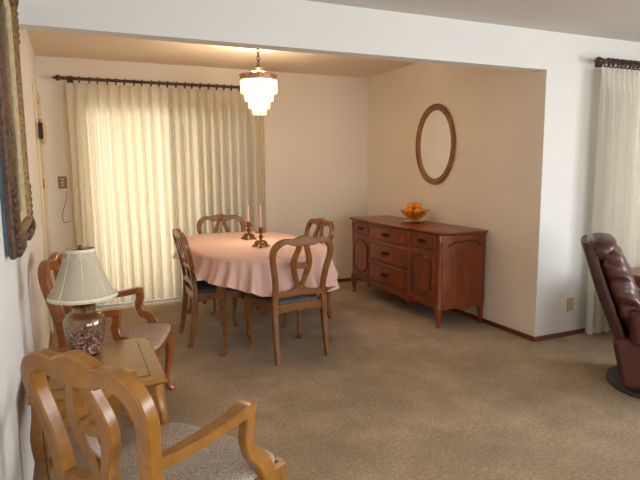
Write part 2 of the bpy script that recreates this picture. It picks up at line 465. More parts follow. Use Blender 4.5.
# big carved picture frame on the left wall
Y0, Y1, Z0, Z1 = 2.30, 3.12, 1.10, 2.28
t = thing('picture_frame', 'large ornate gilt picture frame hanging on the left wall near the camera', 'picture', (0, (Y0+Y1)/2, (Z0+Z1)/2))
hy, hz = (Y1-Y0)/2, (Z1-Z0)/2
def rect_ring(m, prof, hy, hz):
    rings = []
    for (sy, sz) in ((-1, -1), (1, -1), (1, 1), (-1, 1)):
        rings.append([(x, sy*(hy-d), sz*(hz-d)) for d, x in prof])
    m.rings(rings, closed=True)
m = MB(); rect_ring(m, [(.008, .002), (.008, .02), (.13, .02), (.13, .002)], hy, hz); m.build('backing', M['teal'], t)
m = MB(); rect_ring(m, [(.0, .016), (-.004, .03), (.004, .042), (.03, .05), (.05, .04), (.05, .016)], hy, hz); m.build('outer_moulding', M['umber'], t)
m = MB(); rect_ring(m, [(.05, .016), (.05, .038), (.06, .05), (.085, .056), (.1, .04), (.105, .016)], hy, hz); m.build('gilt_moulding', M['gilt'], t)
m = MB(); rect_ring(m, [(.105, .012), (.105, .034), (.135, .02), (.135, .012)], hy, hz); m.build('liner', M['liner'], t)
MB().box((.010, -hy+.12, -hz+.12), (.016, hy-.12, hz-.12)).build('canvas', M['canvas'], t, smooth=0)
for sy in (-1, 1):
    for sz in (-1, 1):
        m = MB()
        for i in range(8):
            dd = .02+i*.032
            m.ell((.046, sy*(hy-.024), sz*(hz-dd)), (.013, .026, .019), 10, 6)
            if i: m.ell((.046, sy*(hy-dd), sz*(hz-.024)), (.013, .019, .026), 10, 6)
        m.ell((.054, sy*(hy-.055), sz*(hz-.055)), (.014, .036, .036), 12, 7)
        m.build('corner_ornament', M['umber'], t)

# ------------------------------------------------------------------ chandelier
CX, CY = 1.785, 4.72
t = thing('chandelier', 'lit tiered crystal chandelier hanging over the dining table', 'chandelier', (CX, CY, ZC))
MB().lathe([(0, 0), (.055, 0), (.055, -.008), (.035, -.022), (.012, -.03), (0, -.03)], 20).build('canopy', M['pull'], t)
m = MB()
for i in range(5):
    z = -.044-i*.030
    a = [2*pi*k/14 for k in range(14)]
    pts = [((.011*cos(q) if i % 2 else 0), (0 if i % 2 else .011*cos(q)), z+.0195*sin(q)) for q in a]
    m.sweep(pts, .0042, .0042, (0, 1, 0) if i % 2 else (1, 0, 0), 6, 2, 1, closed=True)
m.build('chain', M['pull'], t)
m = MB().lathe([(0, -.175), (.012, -.175), (.016, -.183), (.01, -.191), (.03, -.205), (.036, -.216), (.026, -.228), (.012, -.236), (.012, -.25), (0, -.25)], 20)
m.build('crown', M['pull'], t)
m = MB()
prof = [(.154, -.325), (.160, -.325), (.162, -.275), (.158, -.272), (.154, -.275)]
n = 40
rings = [[(r*cos(2*pi*k/n), r*sin(2*pi*k/n), z) for r, z in prof] for k in range(n)]
m.rings(rings, closed=True)
for k in range(4):
    a = k*pi/2+.4; m.tube([(.01*cos(a), .01*sin(a), -.24), (.08*cos(a), .08*sin(a), -.255), (.156*cos(a), .156*sin(a), -.285)], .004, 6, 3)
for k in range(n):
    a = 2*pi*k/n; m.ell((.162*cos(a), .162*sin(a), -.280), (.007, .007, .009), 6, 4)
    m.ell((.162*cos(a), .162*sin(a), -.318), (.007, .007, .007), 6, 4)
m.build('rim_band', M['rose'], t)
for r, za, zb, nn in ((.153, -.318, -.432, 44), (.118, -.385, -.498, 36), (.087, -.45, -.560, 28), (.055, -.51, -.615, 18)):
    m = MB()
    for k in range(nn):
        a = 2*pi*(k+.5)/nn; x, y = r*cos(a), r*sin(a); w = pi*r/nn*.86
        ca, sa = cos(a), sin(a)
        sec = [(-.005, -w*.6), (.006, -w), (.009, 0), (.006, w), (-.005, w*.6)]
        ring = lambda z, s: [(x+s*(q*ca-p*sa), y+s*(q*sa+p*ca), z) for q, p in sec]
        m.rings([ring(za, .9), ring(zb+.014, 1), ring(zb, .25)])
    m.build('crystal_tier', M['crystal'], t, smooth=20)
for k in range(3):
    a = 2*pi*k/3; MB().ell((.07*cos(a), .07*sin(a), -.37), (.02, .02, .032), 12, 8).build('bulb', M['crystal'], t)


# ------------------------------------------------------------------ chairs
def rake(v):
    """back line: local x at height v"""
    if v < .45: return -.215-.055*((.45-v)/.45)**1.6
    s = (v-.45)/.5
    return -.215-.02*s-.075*s**1.7
def back_piece(m, uv, w, t=.012, sub=5, n=10):
    full = catmull([tuple(p)+(ww,) for p, ww in zip(uv, w if hasattr(w, '__len__') else [w]*len(uv))], sub)
    m.sweep([(rake(v), u, v) for u, v, _ in full], [q[2] for q in full], t, (1, 0, 0), n, 3.2, 1)
def scallop(a, b, zt, zf, th, n=24):
    """apron board between 2D points a, b with bottom zf(t)"""
    m = MB(); ax, ay = a; bx_, by = b
    L = hypot(bx_-ax, by-ay); nx, ny = -(by-ay)/L*th/2, (bx_-ax)/L*th/2
    rings = []
    for i in range(n+1):
        s = i/n; x, y = ax+(bx_-ax)*s, ay+(by-ay)*s; z = zf(s)
        rings.append([(x+nx, y+ny, z), (x-nx, y-ny, z), (x-nx, y-ny, zt), (x+nx, y+ny, zt)])
    m.rings(rings); return m
def cabriole(x, y, dx, dy, z, k=1.0, top=.03):
    """front leg from apron height z; bows toward dx,dy"""
    L = hypot(dx, dy); dx /= L; dy /= L
    prof = [(0, 1.0, top), (.006, .88, top*.98), (.022, .74, top*.86), (.016, .52, top*.62), (-.004, .28, top*.46), (-.006, .13, top*.42), (.010, .06, top*.52), (.024, .025, top*.66), (.026, .0, top*.6)]
    m = MB()
    m.sweep([(x+dx*o*k, y+dy*o*k, z*q) for o, q, r in prof], [r for *_, r in prof], [r for *_, r in prof], (.6, .8, 0), 10, 2.6, 5)
    return m
def make_chair(name, label, cat, group, wm, seatm, arms=False, top=.96, az=0):
    def back_piece(m, uv, w, t=.012, sub=5, n=12, off=0):
        full = catmull([tuple(p)+(ww,) for p, ww in zip(uv, w if hasattr(w, '__len__') else [w]*len(uv))], sub)
        hv = lambda v: v if v < .45 else .45+(v-.45)*(top-.45)/.51
        m.sweep([(rake(hv(v))+off, u, hv(v)) for u, v, _ in full], [q[2] for q in full], t, (1, 0, 0), n, 5.5, 1)
    t = thing(name, label, cat, (0, 0, 0), 0, group)
    wb, wf = (.19, .24) if not arms else (.215, .28)
    bw = 1.08 if not arms else 1.07
    xf = .235 if not arms else .27
    th = .0175 if not arms else .024
    sw = 1.35 if not arms else 1.5
    # backrest: posts and serpentine crest
    m = MB()
    P = [(.187, .43), (.183, .50), (.184, .58), (.196, .68), (.213, .77), (.219, .825), (.211, .872), (.186, .907), (.148, .927), (.110, .927), (.078, .918), (.04, .923), (0, .929)]
    Wd = [.022, .021, .020, .020, .0205, .0215, .023, .023, .021, .0205, .026, .034, .037]
    if arms: Wd = [w*1.2 for w in Wd]
    full = [(u*bw, v) for u, v in P]+[(-u*bw, v) for u, v in reversed(P[:-1])]
    back_piece(m, full, Wd+list(reversed(Wd[:-1])), th)
    bo = m.build('backrest', wm, t, smooth=28)
    # carved shell on crest
    m = MB()
    for i in range(-3, 4):
        a = i*.34
        back_piece(m, [(.005*i, .905), (.026*sin(a), .905+.03*cos(a)), (.042*sin(a), .905+.052*cos(a))], [.003, .0085, .004], .006, 3, 8, th+.004)
    m.build('crest_shell', wm, bo, smooth=28)
    # splat: two S strips joined by a bar
    m = MB()
    for sg in (-1, 1):
        back_piece(m, [(sg*.032*bw, .92), (sg*.028*bw, .885), (sg*.039*bw, .84), (sg*.055*bw, .79), (sg*.060*bw, .745), (sg*.052*bw, .69), (sg*.036*bw, .635), (sg*.018*bw, .58), (sg*.011*bw, .535)], [q*sw for q in (.016, .014, .014, .015, .016, .015, .0135, .0125, .014)], th*.8)
    back_piece(m, [(-.05*bw, .718), (-.024*bw, .73), (0, .722), (.024*bw, .73), (.05*bw, .718)], [.016, .023, .017, .023, .016], th*.75)
    m.build('splat', wm, t, smooth=28)
    m = MB()
    back_piece(m, [(-.186*bw, .505), (-.11*bw, .507), (-.05*bw, .515), (0, .533), (.05*bw, .515), (.11*bw, .507), (.186*bw, .505)], [.022, .021, .027, .04, .027, .021, .022], th*.9)
    m.build('lower_rail', wm, t, smooth=28)
    # rear legs
    for sg in (-1, 1):
        m = MB()
        vs = [.0, .1, .2, .3, .4, .47]
        m.sweep([(rake(v), sg*(.188*bw+.006*(1-v/.47)), v) for v in vs], [.016, .0175, .0195, .0215, .0225, .0215], [.016, .018, .021, .022, .022, th+.003], (1, 0, 0), 10, 5.5, 4)
        m.build('leg', wm, t, smooth=28)
    # apron
    zt = .435; zb = .366
    z1 = lambda s: zb+.018*(0.5-0.5*cos(2*pi*s))*(1 if .2 < s < .8 else 1)-.012*math.exp(-((s-.5)/.1)**2)
    m = MB()
    for a, b in (((xf, -wf), (xf, wf)), ((-.215, -wb), (xf, -wf)), ((-.215, wb), (xf, wf)), ((-.215, -wb), (-.215, wb))):
        q = scallop(a, b, zt, z1, .024); m.add(q.v, q.f)
    m.build('seat_frame', wm, t, bevel=.003)
    # seat cushion
    def fn(u, v):
        a = 2*pi*u; e = 2/6.0; c, si = cos(a), sin(a)
        cx = math.copysign(abs(c)**e, c); cy = math.copysign(abs(si)**e, si)
        r, z = ([(1.0, .428), (1.012, .437), (1.0, .446), (.96, .454), (.85, .461), (.6, .468), (.3, .471), (.001, .472)])[int(round(v*7))]
        x = (-.208+xf+.008)/2+cx*r*(xf+.222)/2
        wy = wb+(wf-wb)*(x+.215)/(xf+.215)
        return (x+ (.014*(1-cy*cy) if cx > .9 else 0), cy*r*wy, z)
    MB().grid(fn, 48, 8, closed=True).build('seat', seatm, t, smooth=60)
    for sg in (-1, 1):
        cabriole(xf-.024, sg*(wf-.026), .7, .7*sg, .424, 1.0, .032 if not arms else .035).build('leg', wm, t, smooth=28)
    if arms:
        for sg in (-1, 1):
            yb = sg*.19*bw
            m = MB()
            m.sweep([(rake(.66), yb, .655+az), (-.17, sg*.236, .668+az), (-.08, sg*.25, .678+az), (.01, sg*.262, .690+az), (.075, sg*.268, .703+az), (.112, sg*.27, .702+az)], [.018, .022, .026, .026, .03, .022], [.018, .017, .016, .017, .018, .015], (0, 0, 1), 12, 5.5, 5)
            ar = m.build('armrest', wm, t, smooth=28)
            m = MB()
            m.sweep([(.09, sg*.268, .695+az), (.092, sg*.268, .655+az), (.083, sg*.27, .61+az), (.10, sg*.272, .555+az), (.142, sg*.275, .50), (.172, sg*.276, .445), (.178, sg*.275, .39)], [.023, .022, .022, .024, .028, .030, .028], [.019, .018, .017, .017, .018, .018, .017], (0, 1, 0), 10, 5.5, 5)
            m.build('arm_support', wm, ar, smooth=28)
    return t

g = 'dining chairs around the table'
ch = make_chair('dining_chair', 'wooden dining chair at the near end of the table, its back to the camera', 'chair', g, M['chairw'], M['seatblue'], False, .935)
ch.location = (1.715, 3.93, 0); ch.rotation_euler = (0, 0, radians(95.5))
copy_thing(ch, (1.305, 4.53, 0), radians(0), 'wooden dining chair on the left long side of the table, seen from the side')
copy_thing(ch, (2.125, 4.80, 0), radians(185), 'wooden dining chair on the sideboard side of the table, only its crest and post showing')
copy_thing(ch, (1.665, 5.45, 0), radians(270), 'wooden dining chair at the far end of the table, in front of the curtains')

ga = 'wooden armchairs along the left wall'
ac = make_chair('armchair', 'golden wooden armchair with oatmeal seat, nearest to the camera', 'armchair', ga, M['oak'], M['seatgrey'], True, .926, -.01)
ac.location = (.462, 1.74, 0); ac.rotation_euler = (0, 0, radians(35))
af = make_chair('armchair', 'reddish wooden armchair with pale seat behind the lamp and side table', 'armchair', ga, M['honey'], M['seatpink'], True, .94, -.038)
af.location = (.42, 3.36, 0); af.rotation_euler = (0, 0, radians(-19))

# ------------------------------------------------------------------ dining table, cloth, candlesticks
TX, TY, A, B, TZ = 1.672, 4.71, .555, .905, .755
t = thing('dining_table', 'oval wooden dining table under the pink cloth, on cabriole legs', 'table', (TX, TY, 0))
sq = pol(0, 0, A-.012, B-.012, 56, 2.9)
MB().prism(sq, lambda u, v, h: (u, v, h), TZ-.028, TZ-.004).build('tabletop', M['chairw'], t)
m = MB()
for a, b in (((-.42, -.64), (.42, -.64)), ((.42, -.64), (.42, .64)), ((.42, .64), (-.42, .64)), ((-.42, .64), (-.42, -.64))):
    q = scallop(a, b, TZ-.03, lambda s: .64+.02*sin(pi*s), .024); m.add(q.v, q.f)
m.build('apron', M['chairw'], t, bevel=.003)
for sx in (-1, 1):
    for sy in (-1, 1):
        cabriole(sx*.425, sy*.665, sx*.7, sy*.7, .72, 1.2, .040).build('leg', M['chairw'], t)
        MB().lathe([(0, 0), (.018, 0), (.02, .01), (.014, .02), (0, .022)], 12, (sx*.452, sy*.69, .001))
rr = random.Random(4)
pa = [rr.uniform(0, 6.28) for _ in range(6)]
def cloth_fn(u, v):
    a = 2*pi*u
    e = 2/2.9; sp = lambda x: math.copysign(abs(x)**e, x)
    cx, cy = A*sp(cos(a)), B*sp(sin(a))
    R = hypot(cx, cy); ux, uy = cx/R, cy/R
    # outward normal of the outline, softly
    nx, ny = cos(a)/A, sin(a)/B; L = hypot(nx, ny); nx /= L; ny /= L
    if v < .3:
        s = v/.3; return (cx*s, cy*s, TZ+.004)
    s = (v-.3)/.7
    rim = min(1, s/.08)
    wob = (sin(37*a+pa[0]+1.2*sin(3*a))*.6+sin(23*a+pa[1])*.5+sin(11*a+pa[2])*.35)
    left = max(0, cos(a-pi*1.0))
    drop = .262-.13*left**1.6+.018*sin(7*a+pa[3])-.018*wob
    drop += .045*max(0, -cos(4*a))**2*(1-left)
    z = TZ+.004-.012*rim-drop*max(0, s-.05)
    out = .012*rim+.045*s*s+.042*wob*s**.9
    return (cx+nx*out, cy+ny*out, z)
m = MB().grid(cloth_fn, 420, 34, closed=True)
o = m.build('tablecloth', M['cloth'], None, smooth=80, loc=(TX, TY, 0)); tag(o, 'pale pink tablecloth draped over the oval dining table', 'tablecloth')

def candlestick(label, x, y, ch_, sc=1.0):
    t = thing('candlestick', label, 'candlestick', (x, y, TZ+.0055), random.uniform(0, 2), 'brass candlesticks on the pink tablecloth')
    m = MB()
    for k in range(4):
        a = k*pi/2
        p = lambda r, z: (r*cos(a), r*sin(a), z)
        m.sweep([p(.005, .045), p(.026, .05), p(.046, .038), p(.054, .018), p(.06, .006), p(.07, .008), p(.072, .018)], [.009, .008, .008, .008, .009, .008, .006], None, (-sin(a), cos(a), 0), 8, 2, 4)
        m.ell(p(.044, .008), (.012, .012, .008), 8, 6)
        b = a+pi/4; m.ell((.042*cos(b), .042*sin(b), .026), (.016, .016, .014), 8, 6)
    m.build('base', M['brass'], t)
    MB().lathe([(0, .04), (.02, .042), (.012, .055), (.009, .065), (.018, .078), (.022, .088), (.012, .098), (.008, .108), (.014, .116), (.0, .118)], 18).build('stem', M['brass'], t)
    MB().lathe([(0, .116), (.02, .117), (.042, .122), (.048, .128), (.044, .13), (.02, .124), (0, .124)], 24, lobes=6, amp=.1).build('drip_pan', M['brass'], t)
    MB().lathe([(0, .122), (.012, .124), (.014, .135), (.018, .15), (.02, .165), (.017, .168), (.0, .166)], 16).build('candle_cup', M['brass'], t)
    cd = MB().lathe([(0, .16), (.0115, .16), (.009, .16+ch_*.9), (.006, .16+ch_), (0, .16+ch_)], 14).build('candle', M['candle'], t)
    MB().tube([(0, 0, .158+ch_), (.001, 0, .17+ch_)], .0015, 6, 1).build('wick', M['wick'], cd)
candlestick('brass candlestick with pink candle, nearer the table centre and the camera', 1.679, 4.43, .20)
candlestick('brass candlestick with pink candle, farther off toward the curtains', 1.73, 4.95, .16)

# ------------------------------------------------------------------ sideboard
SY0, SY1, SX, SZ = 3.88, 5.545, 3.13, .86
t = thing('sideboard', 'cherry wood sideboard with drawers and carved doors against the alcove wall', 'sideboard', (0, 0, 0))
XB = W-.015
fr = [(XB, SY1), (SX+.02, SY1), (SX, SY1-.03), (SX, 5.12), (SX-.03, 5.09), (SX-.036, 4.72), (SX-.03, 4.36), (SX, 4.33), (SX, SY0+.05), (SX+.03, SY0+.012)]
side = [(SX+.03+(XB-SX-.03)*q/8, SY0+.012+.0*q-.045*sin(pi*q/8)*0) for q in range(1, 9)]
def side_y(x):
    s = (x-SX-.03)/(XB-SX-.03); return SY0+.012-.03*s-.04*sin(pi*s)
ends = [(SX+.03+(XB-SX-.03)*q/10, side_y(SX+.03+(XB-SX-.03)*q/10)) for q in range(1, 11)]
outline = fr+ends
MB().prism(outline, lambda u, v, h: (u, v, h), .20, SZ-.028).build('body', M['cherry'], t, bevel=.004, smooth=25)
def offs(pl, d):
    cx, cy = (XB+SX)/2, (SY0+SY1)/2
    out = []
    for x, y in pl:
        out.append((XB if x >= XB-1e-6 else x-d, y+(d if y > cy else -d)*min(1, abs(y-cy)/.5)))
    return out
m = MB()
m.rings([[(x, y, z) for x, y in offs(outline, d)] for d, z in ((.004, SZ-.032), (.016, SZ-.028), (.022, SZ-.018), (.03, SZ-.012), (.03, SZ-.003), (.026, SZ))])
m.build('top', M['cherry'], t, smooth=30)
# front apron, scalloped
m = MB()
def apz(s): return .155+.03*sin(pi*s)**2-.028*math.exp(-((s-.5)/.10)**2)-.02*(math.exp(-((s-.02)/.05)**2)+math.exp(-((s-.98)/.05)**2))
for (a, b) in (((SX+.012, 5.52), (SX+.012, 5.12)), ((SX-.014, 5.12), (SX-.014, 4.33)), ((SX+.012, 4.33), (SX+.012, SY0+.05))):
    q = scallop(a, b, .205, apz, .03, 30); m.add(q.v, q.f)
m.build('front_apron', M['cherry'], t, bevel=.003)
m = MB(); rings = []
for i in range(25):
    s = i/24; x = SX+.04+(XB-.03-SX-.04)*s; y = side_y(x)
    z = .15+.035*(1-abs(2*s-1)**2)-.04*math.exp(-((s-.5)/.16)**2)+.0
    rings.append([(x, y+.002, z), (x, y+.026, z), (x, y+.026, .205), (x, y+.002, .205)])
m.rings(rings); m.build('side_apron', M['cherry'], t, bevel=.003)
# base moulding round the case
m = MB()
pth = [(x, y) for x, y in outline if x < XB-1e-6 or y < 4.5]
full = [(x-.001, y, .212) for x, y in pth]
m.sweep(full, .006, .008, (0, 0, 1), 8, 2, 1); m.build('base_moulding', M['cherry'], t)
# corner posts with fluting, legs
for (px, py) in ((SX+.016, SY0+.032), (SX+.016, SY1-.03)):
    m = MB().lathe([(0, .2), (.024, .2), (.025, .22), (.022, .24), (.022, .72), (.025, .74), (.027, .76), (.025, .80), (.023, .826), (0, .83)], 16, (px, py, 0), 8, .05)
    m.build('corner_post', M['cherry'], t)
    lg = MB().sweep([(px, py, .21), (px-.006, py, .17), (px-.008, py, .12), (px-.002, py, .06), (px, py, .02), (px-.004, py, 0)], [.03, .034, .03, .02, .017, .02], None, (0, 1, 0), 12, 2.4, 4)
    lg.build('leg', M['cherry'], t)
for py in (SY0-.002, SY1-.03):
    lg = MB().sweep([(XB-.025, py, .21), (XB-.025, py, .12), (XB-.025, py, 0)], [.024, .02, .016], None, (0, 1, 0), 10, 4, 3)
    lg.build('leg', M['cherry'], t)
q = MB().box((XB-.045, SY0-.026, .205), (XB-.004, SY0, SZ-.03)); q.build('rear_stile', M['cherry'], t, bevel=.003)
def bail_pull(parent, x, y, z, w=.08):
    m = MB()
    m.prism(pol(y, z, w*.95, .017, 18, 1.5), lambda u, v, h: (x-h, u, v), 0, .003)
    for s in (-1, 1): m.ell((x-.008, y+s*w*.72, z+.003), (.009, .008, .009), 8, 6)
    m.tube([(x-.012, y-w*.72, z+.002), (x-.016, y-w*.66, z-.016), (x-.018, y-w*.25, z-.028), (x-.018, y, z-.024), (x-.018, y+w*.25, z-.028), (x-.016, y+w*.66, z-.016), (x-.012, y+w*.72, z+.002)], .004, 7)
    m.build('handle', M['pull'], parent)
def drawer(y0, y1, z0, z1, xf, bow=0):
    n = 12; rings = []
    xx = lambda y: xf-bow*(1-((y-(y0+y1)/2)/((y1-y0)/2))**2)
    for i in range(n+1):
        y = y0+(y1-y0)*i/n; x = xx(y)
        rings.append([(x-.010, y, z0), (x-.010, y, z1), (x+.02, y, z1), (x+.02, y, z0)])
    o = MB().rings(rings).build('drawer', M['cherry'], t, bevel=.006)
    m = MB(); e = .016
    loop = [(y0+e, z0+e), (y1-e, z0+e), (y1-e, z1-e), (y0+e, z1-e)]
    pts = []
    for i in range(4):
        (a, b), (c_, d) = loop[i], loop[(i+1) % 4]
        for k in range(8): yy = a+(c_-a)*k/8; pts.append((xx(yy)-.0105, yy, b+(d-b)*k/8))
    m.sweep(pts, .005, .004, (1, 0, 0), 6, 2, 1, closed=True); m.build('groove', M['cherryd'], o)
    bail_pull(o, xx((y0+y1)/2)-.010, (y0+y1)/2, (z0+z1)/2+.006)
    return o
def dooor(y0, y1, z0, z1, xf):
    o = MB().box((xf-.010, y0, z0), (xf+.015, y1, z1)).build('door', M['cherry'], t, bevel=.006)
    cy, cz = (y0+y1)/2, (z0+z1)/2; hw, hh = (y1-y0)/2-.036, (z1-z0)/2-.03
    q = []
    for s in ((1, 1), (-1, 1), (-1, -1), (1, -1)):
        c = [(1.0, .0), (1.0, .66), (.78, .70), (.80, .80), (.62, .84), (.40, .86), (.30, .95), (0, 1.0)]
        c = [(a*hw*s[0], b*hh*s[1]) for a, b in c]
        if s[0]*s[1] < 0: c.reverse()
        q += c[:-1]
    pts = [(xf-.011, cy+a, cz+b) for a, b in q]
    MB().sweep(pts, .009, .008, (1, 0, 0), 8, 2, 1, closed=True).build('carved_moulding', M['cherryd'], o)
    pp = [(cy+a*.9, cz+b*.93) for a, b in q]
    MB().prism(pp, lambda u, v, h: (xf-.010-h, u, v), 0, .005).build('raised_panel', M['cherry'], o, smooth=0)
drawer(5.125, 5.495, .685, .818, SX-.0)
drawer(3.965, 4.325, .685, .818, SX-.0)
drawer(4.345, 5.105, .672, .818, SX-.022, .014)
drawer(4.345, 5.105, .455, .655, SX-.022, .014)
drawer(4.345, 5.105, .232, .438, SX-.022, .014)
dooor(5.125, 5.495, .232, .668, SX)
dooor(3.965, 4.325, .232, .668, SX)
# arched carved panel on the visible end
pts = []
for i in range(21):
    s = i/20; x = SX+.075+(XB-.055-SX-.075)*s
    z = .775-.05*abs(2*s-1)**3*1+.012*cos(6*pi*(s-.5))*(1-abs(2*s-1))
    pts.append((x, side_y(x)-.001, z))
MB().sweep(pts, .007, .007, (0, 1, 0), 8, 2, 1).build('end_moulding', M['cherryd'], t)

# plate, bowl, oranges
BX, BY = 3.40, 4.69
t = thing('glass_plate', 'amber glass plate under the fruit bowl on the sideboard', 'plate', (BX, BY, SZ+.001))
MB().lathe([(0, 0), (.075, 0), (.11, .006), (.14, .016), (.142, .02), (.11, .011), (.07, .006), (0, .006)], 40, lobes=10, amp=.02).build('dish', M['gilded'], t)
t = thing('glass_bowl', 'fluted glass bowl of oranges on the sideboard', 'bowl', (BX, BY, SZ+.0075))
MB().lathe([(0, 0), (.062, 0), (.064, .006), (.036, .016), (.03, .024), (0, .024)], 30).build('foot', M['cutglass'], t)
MB().lathe([(0.002, .022), (.036, .024), (.074, .042), (.112, .074), (.138, .112), (.15, .12), (.148, .124), (.133, .116), (.106, .079), (.07, .048), (.034, .03), (0.002, .028)], 48, lobes=8, amp=.035).build('basin', M['cutglass'], t)
spots = [(0, 0, .072)]+[(.076*cos(k*pi/3+.3), .076*sin(k*pi/3+.3), .108) for k in range(6)]+[(.045*cos(k*2*pi/3+.8), .045*sin(k*2*pi/3+.8), .164) for k in range(3)]
for i, (dx, dy, dz) in enumerate(spots):
    m = MB().ell((0, 0, 0), (.036, .036, .034), 16, 10); m.ell((0, 0, .0335), (.004, .004, .002), 6, 4)
    o = m.build('orange', M['orange'] if i not in (3, 5) else M['lemon'], None, loc=(BX+dx, BY+dy, SZ+.0075+dz))
    o.rotation_euler = (random.uniform(-.6, .6), random.uniform(-.6, .6), 0)
    tag(o, 'orange piled in the fluted glass bowl on the sideboard' if i not in (3, 5) else 'yellower citrus fruit in the fluted glass bowl on the sideboard', 'orange', 'citrus fruit in the glass bowl' if i not in (3, 5) else 'yellow citrus fruit in the glass bowl')

# ------------------------------------------------------------------ side table and lamp
LX0, LX1, LY0, LY1, LZ = .035, .555, 2.23, 2.86, .575
t = thing('side_table', 'golden wooden side table between the two armchairs, carrying the lamp', 'side table', ((LX0+LX1)/2, (LY0+LY1)/2, 0))
hx, hy = (LX1-LX0)/2, (LY1-LY0)/2
def top_outline(d=0):
    q = []
    for sx, sy in ((1, 1), (-1, 1), (-1, -1), (1, -1)):
        c = [(hx-d, hy-.07-d*.5), (hx-.012-d, hy-.035-d), (hx-.004-d, hy-.008-d), (hx-.035-d, hy-.012-d), (hx-.07-d*.5, hy-d)]
        c = [(a*sx, b*sy) for a, b in c]
        if sx*sy < 0: c.reverse()
        q += c
    return q
m = MB(); m.rings([[(x, y, z) for x, y in top_outline(d)] for d, z in ((.012, LZ-.028), (.002, LZ-.02), (0, LZ-.012), (.004, LZ-.003), (.008, LZ))])
m.build('tabletop', M['oak'], t, smooth=30)
MB().box((-hx+.062, -hy+.062, LZ-.003), (hx-.062, hy-.062, LZ+.001)).build('banding', M['cherryd'], t, smooth=0)
MB().box((-hx+.067, -hy+.067, LZ-.003), (hx-.067, hy-.067, LZ+.0016)).build('inlay', M['inlay'], t, smooth=0)
m = MB()
for a, b in (((-hx+.04, -hy+.04), (hx-.04, -hy+.04)), ((hx-.04, -hy+.04), (hx-.04, hy-.04)), ((hx-.04, hy-.04), (-hx+.04, hy-.04)), ((-hx+.04, hy-.04), (-hx+.04, -hy+.04))):
    q = scallop(a, b, LZ-.028, lambda s: LZ-.14+.03*sin(pi*s)**2-.02*math.exp(-((s-.5)/.12)**2), .022); m.add(q.v, q.f)
m.build('apron', M['oak'], t, bevel=.003)
for sx in (-1, 1):
    for sy in (-1, 1):
        cabriole(sx*(hx-.05), sy*(hy-.05), sx*.7, sy*.7, LZ-.03, 1.1, .034).build('leg', M['oak'], t)
m = MB().lathe([(0, 0), (.008, 0), (.008, .012), (.014, .018), (.01, .026), (0, .028)], 12)

LMX, LMY = .258, 2.70
t = thing('table_lamp', 'glass jar table lamp with a cream bell shade on the side table', 'lamp', (LMX, LMY, LZ+.002))
jar = [(0, 0), (.062, 0), (.066, .006), (.068, .02), (.085, .09), (.092, .14), (.09, .17), (.074, .195), (.052, .205), (.05, .22), (.053, .226), (.047, .228), (.045, .205), (.07, .19), (.086, .168), (.088, .14), (.081, .09), (.064, .022), (.06, .008), (0, .008)]
jo = MB().lathe(jar, 36).build('glass_jar', M['jar'], t)
m = MB()
rr = random.Random(3)
m.lathe([(0, .01), (.058, .01), (.074, .08), (.076, .10), (.05, .112), (0, .118)], 24)
mm = MB()
for i in range(90):
    a = rr.uniform(0, 6.28); z = rr.uniform(.02, .118); r = (.06+.02*min(1, z/.1))*rr.uniform(.82, .98)
    mm.ell((r*cos(a), r*sin(a), z), (rr.uniform(.006, .012), rr.uniform(.006, .012), rr.uniform(.005, .01)), 6, 4)
m.add(mm.v, mm.f)
m.build('potpourri', M['pet'], t)
MB().lathe([(0, .226), (.054, .226), (.05, .234), (.02, .24), (.012, .244), (.012, .27), (.018, .275), (.018, .32), (0, .32)], 20).build('neck', M['brass'], t)
m = MB()
for s in (-1, 1): m.tube([(0, s*.016, .31), (0, s*.045, .36), (0, s*.04, .44), (0, 0, .475)], .0022, 6)
m.tube([(-.06, 0, .488), (.06, 0, .488)], .002, 6, 1); m.tube([(0, -.06, .488), (0, .06, .488)], .002, 6, 1)
m.build('harp', M['brass'], t)
ZS0, ZS1 = .272, .494
def shade_r(v): return .150-.091*(v**.7)
def sh(u, v):
    a = 2*pi*u; r = shade_r(v)*(1+.018*abs(sin(4*a))*(1-v*.3)); return (r*cos(a), r*sin(a), ZS0+(ZS1-ZS0)*v)
so = MB().grid(sh, 96, 20, closed=True).build('lamp_shade', M['shade'], t, smooth=70, solid=.002)
for v, w in ((.02, .010), (.96, .009)):
    m = MB(); pts = []
    for k in range(64):
        x, y, z = sh(k/64, v); pts.append((x*1.01, y*1.01, z))
    m.sweep(pts, .003, w, (0, 0, 1), 8, 2, 1, closed=True); m.build('trim_band', M['shadetrim'], so)
m = MB()
for k in range(8):
    m.sweep([tuple(q*1.012 if i < 2 else q for i, q in enumerate(sh(k/8, v))) for v in (.03, .2, .4, .6, .8, .95)], .0022, .0022, (0, 0, 1), 6, 2, 2)
m.build('seam', M['shadetrim'], so)
m = MB()
for k in range(8):
    pts = []
    for j in range(9):
        s = j/8; u = (k+s)/8; v = .93-.13*sin(pi*s)
        x, y, z = sh(u, v); pts.append((x*1.015, y*1.015, z))
    m.sweep(pts, .0018, .0018, (0, 0, 1), 6, 2, 1)
m.build('swag', M['shadetrim'], so)
MB().lathe([(0, .47), (.012, .474), (.006, .485), (.012, .495), (.008, .508), (0, .51)], 12).build('shade_finial', M['brass'], t)
MB().tube([(-.055, -.03, .012), (-.12, -.14, .004), (-.16, -.3, .003), (-.17, -.46, .003), (-.172, -.5, -.03), (-.165, -.5, -.3), (-.14, -.48, -.5), (-.12, -.42, -.573)], .003, 6).build('power_cord', M['cord'], t)

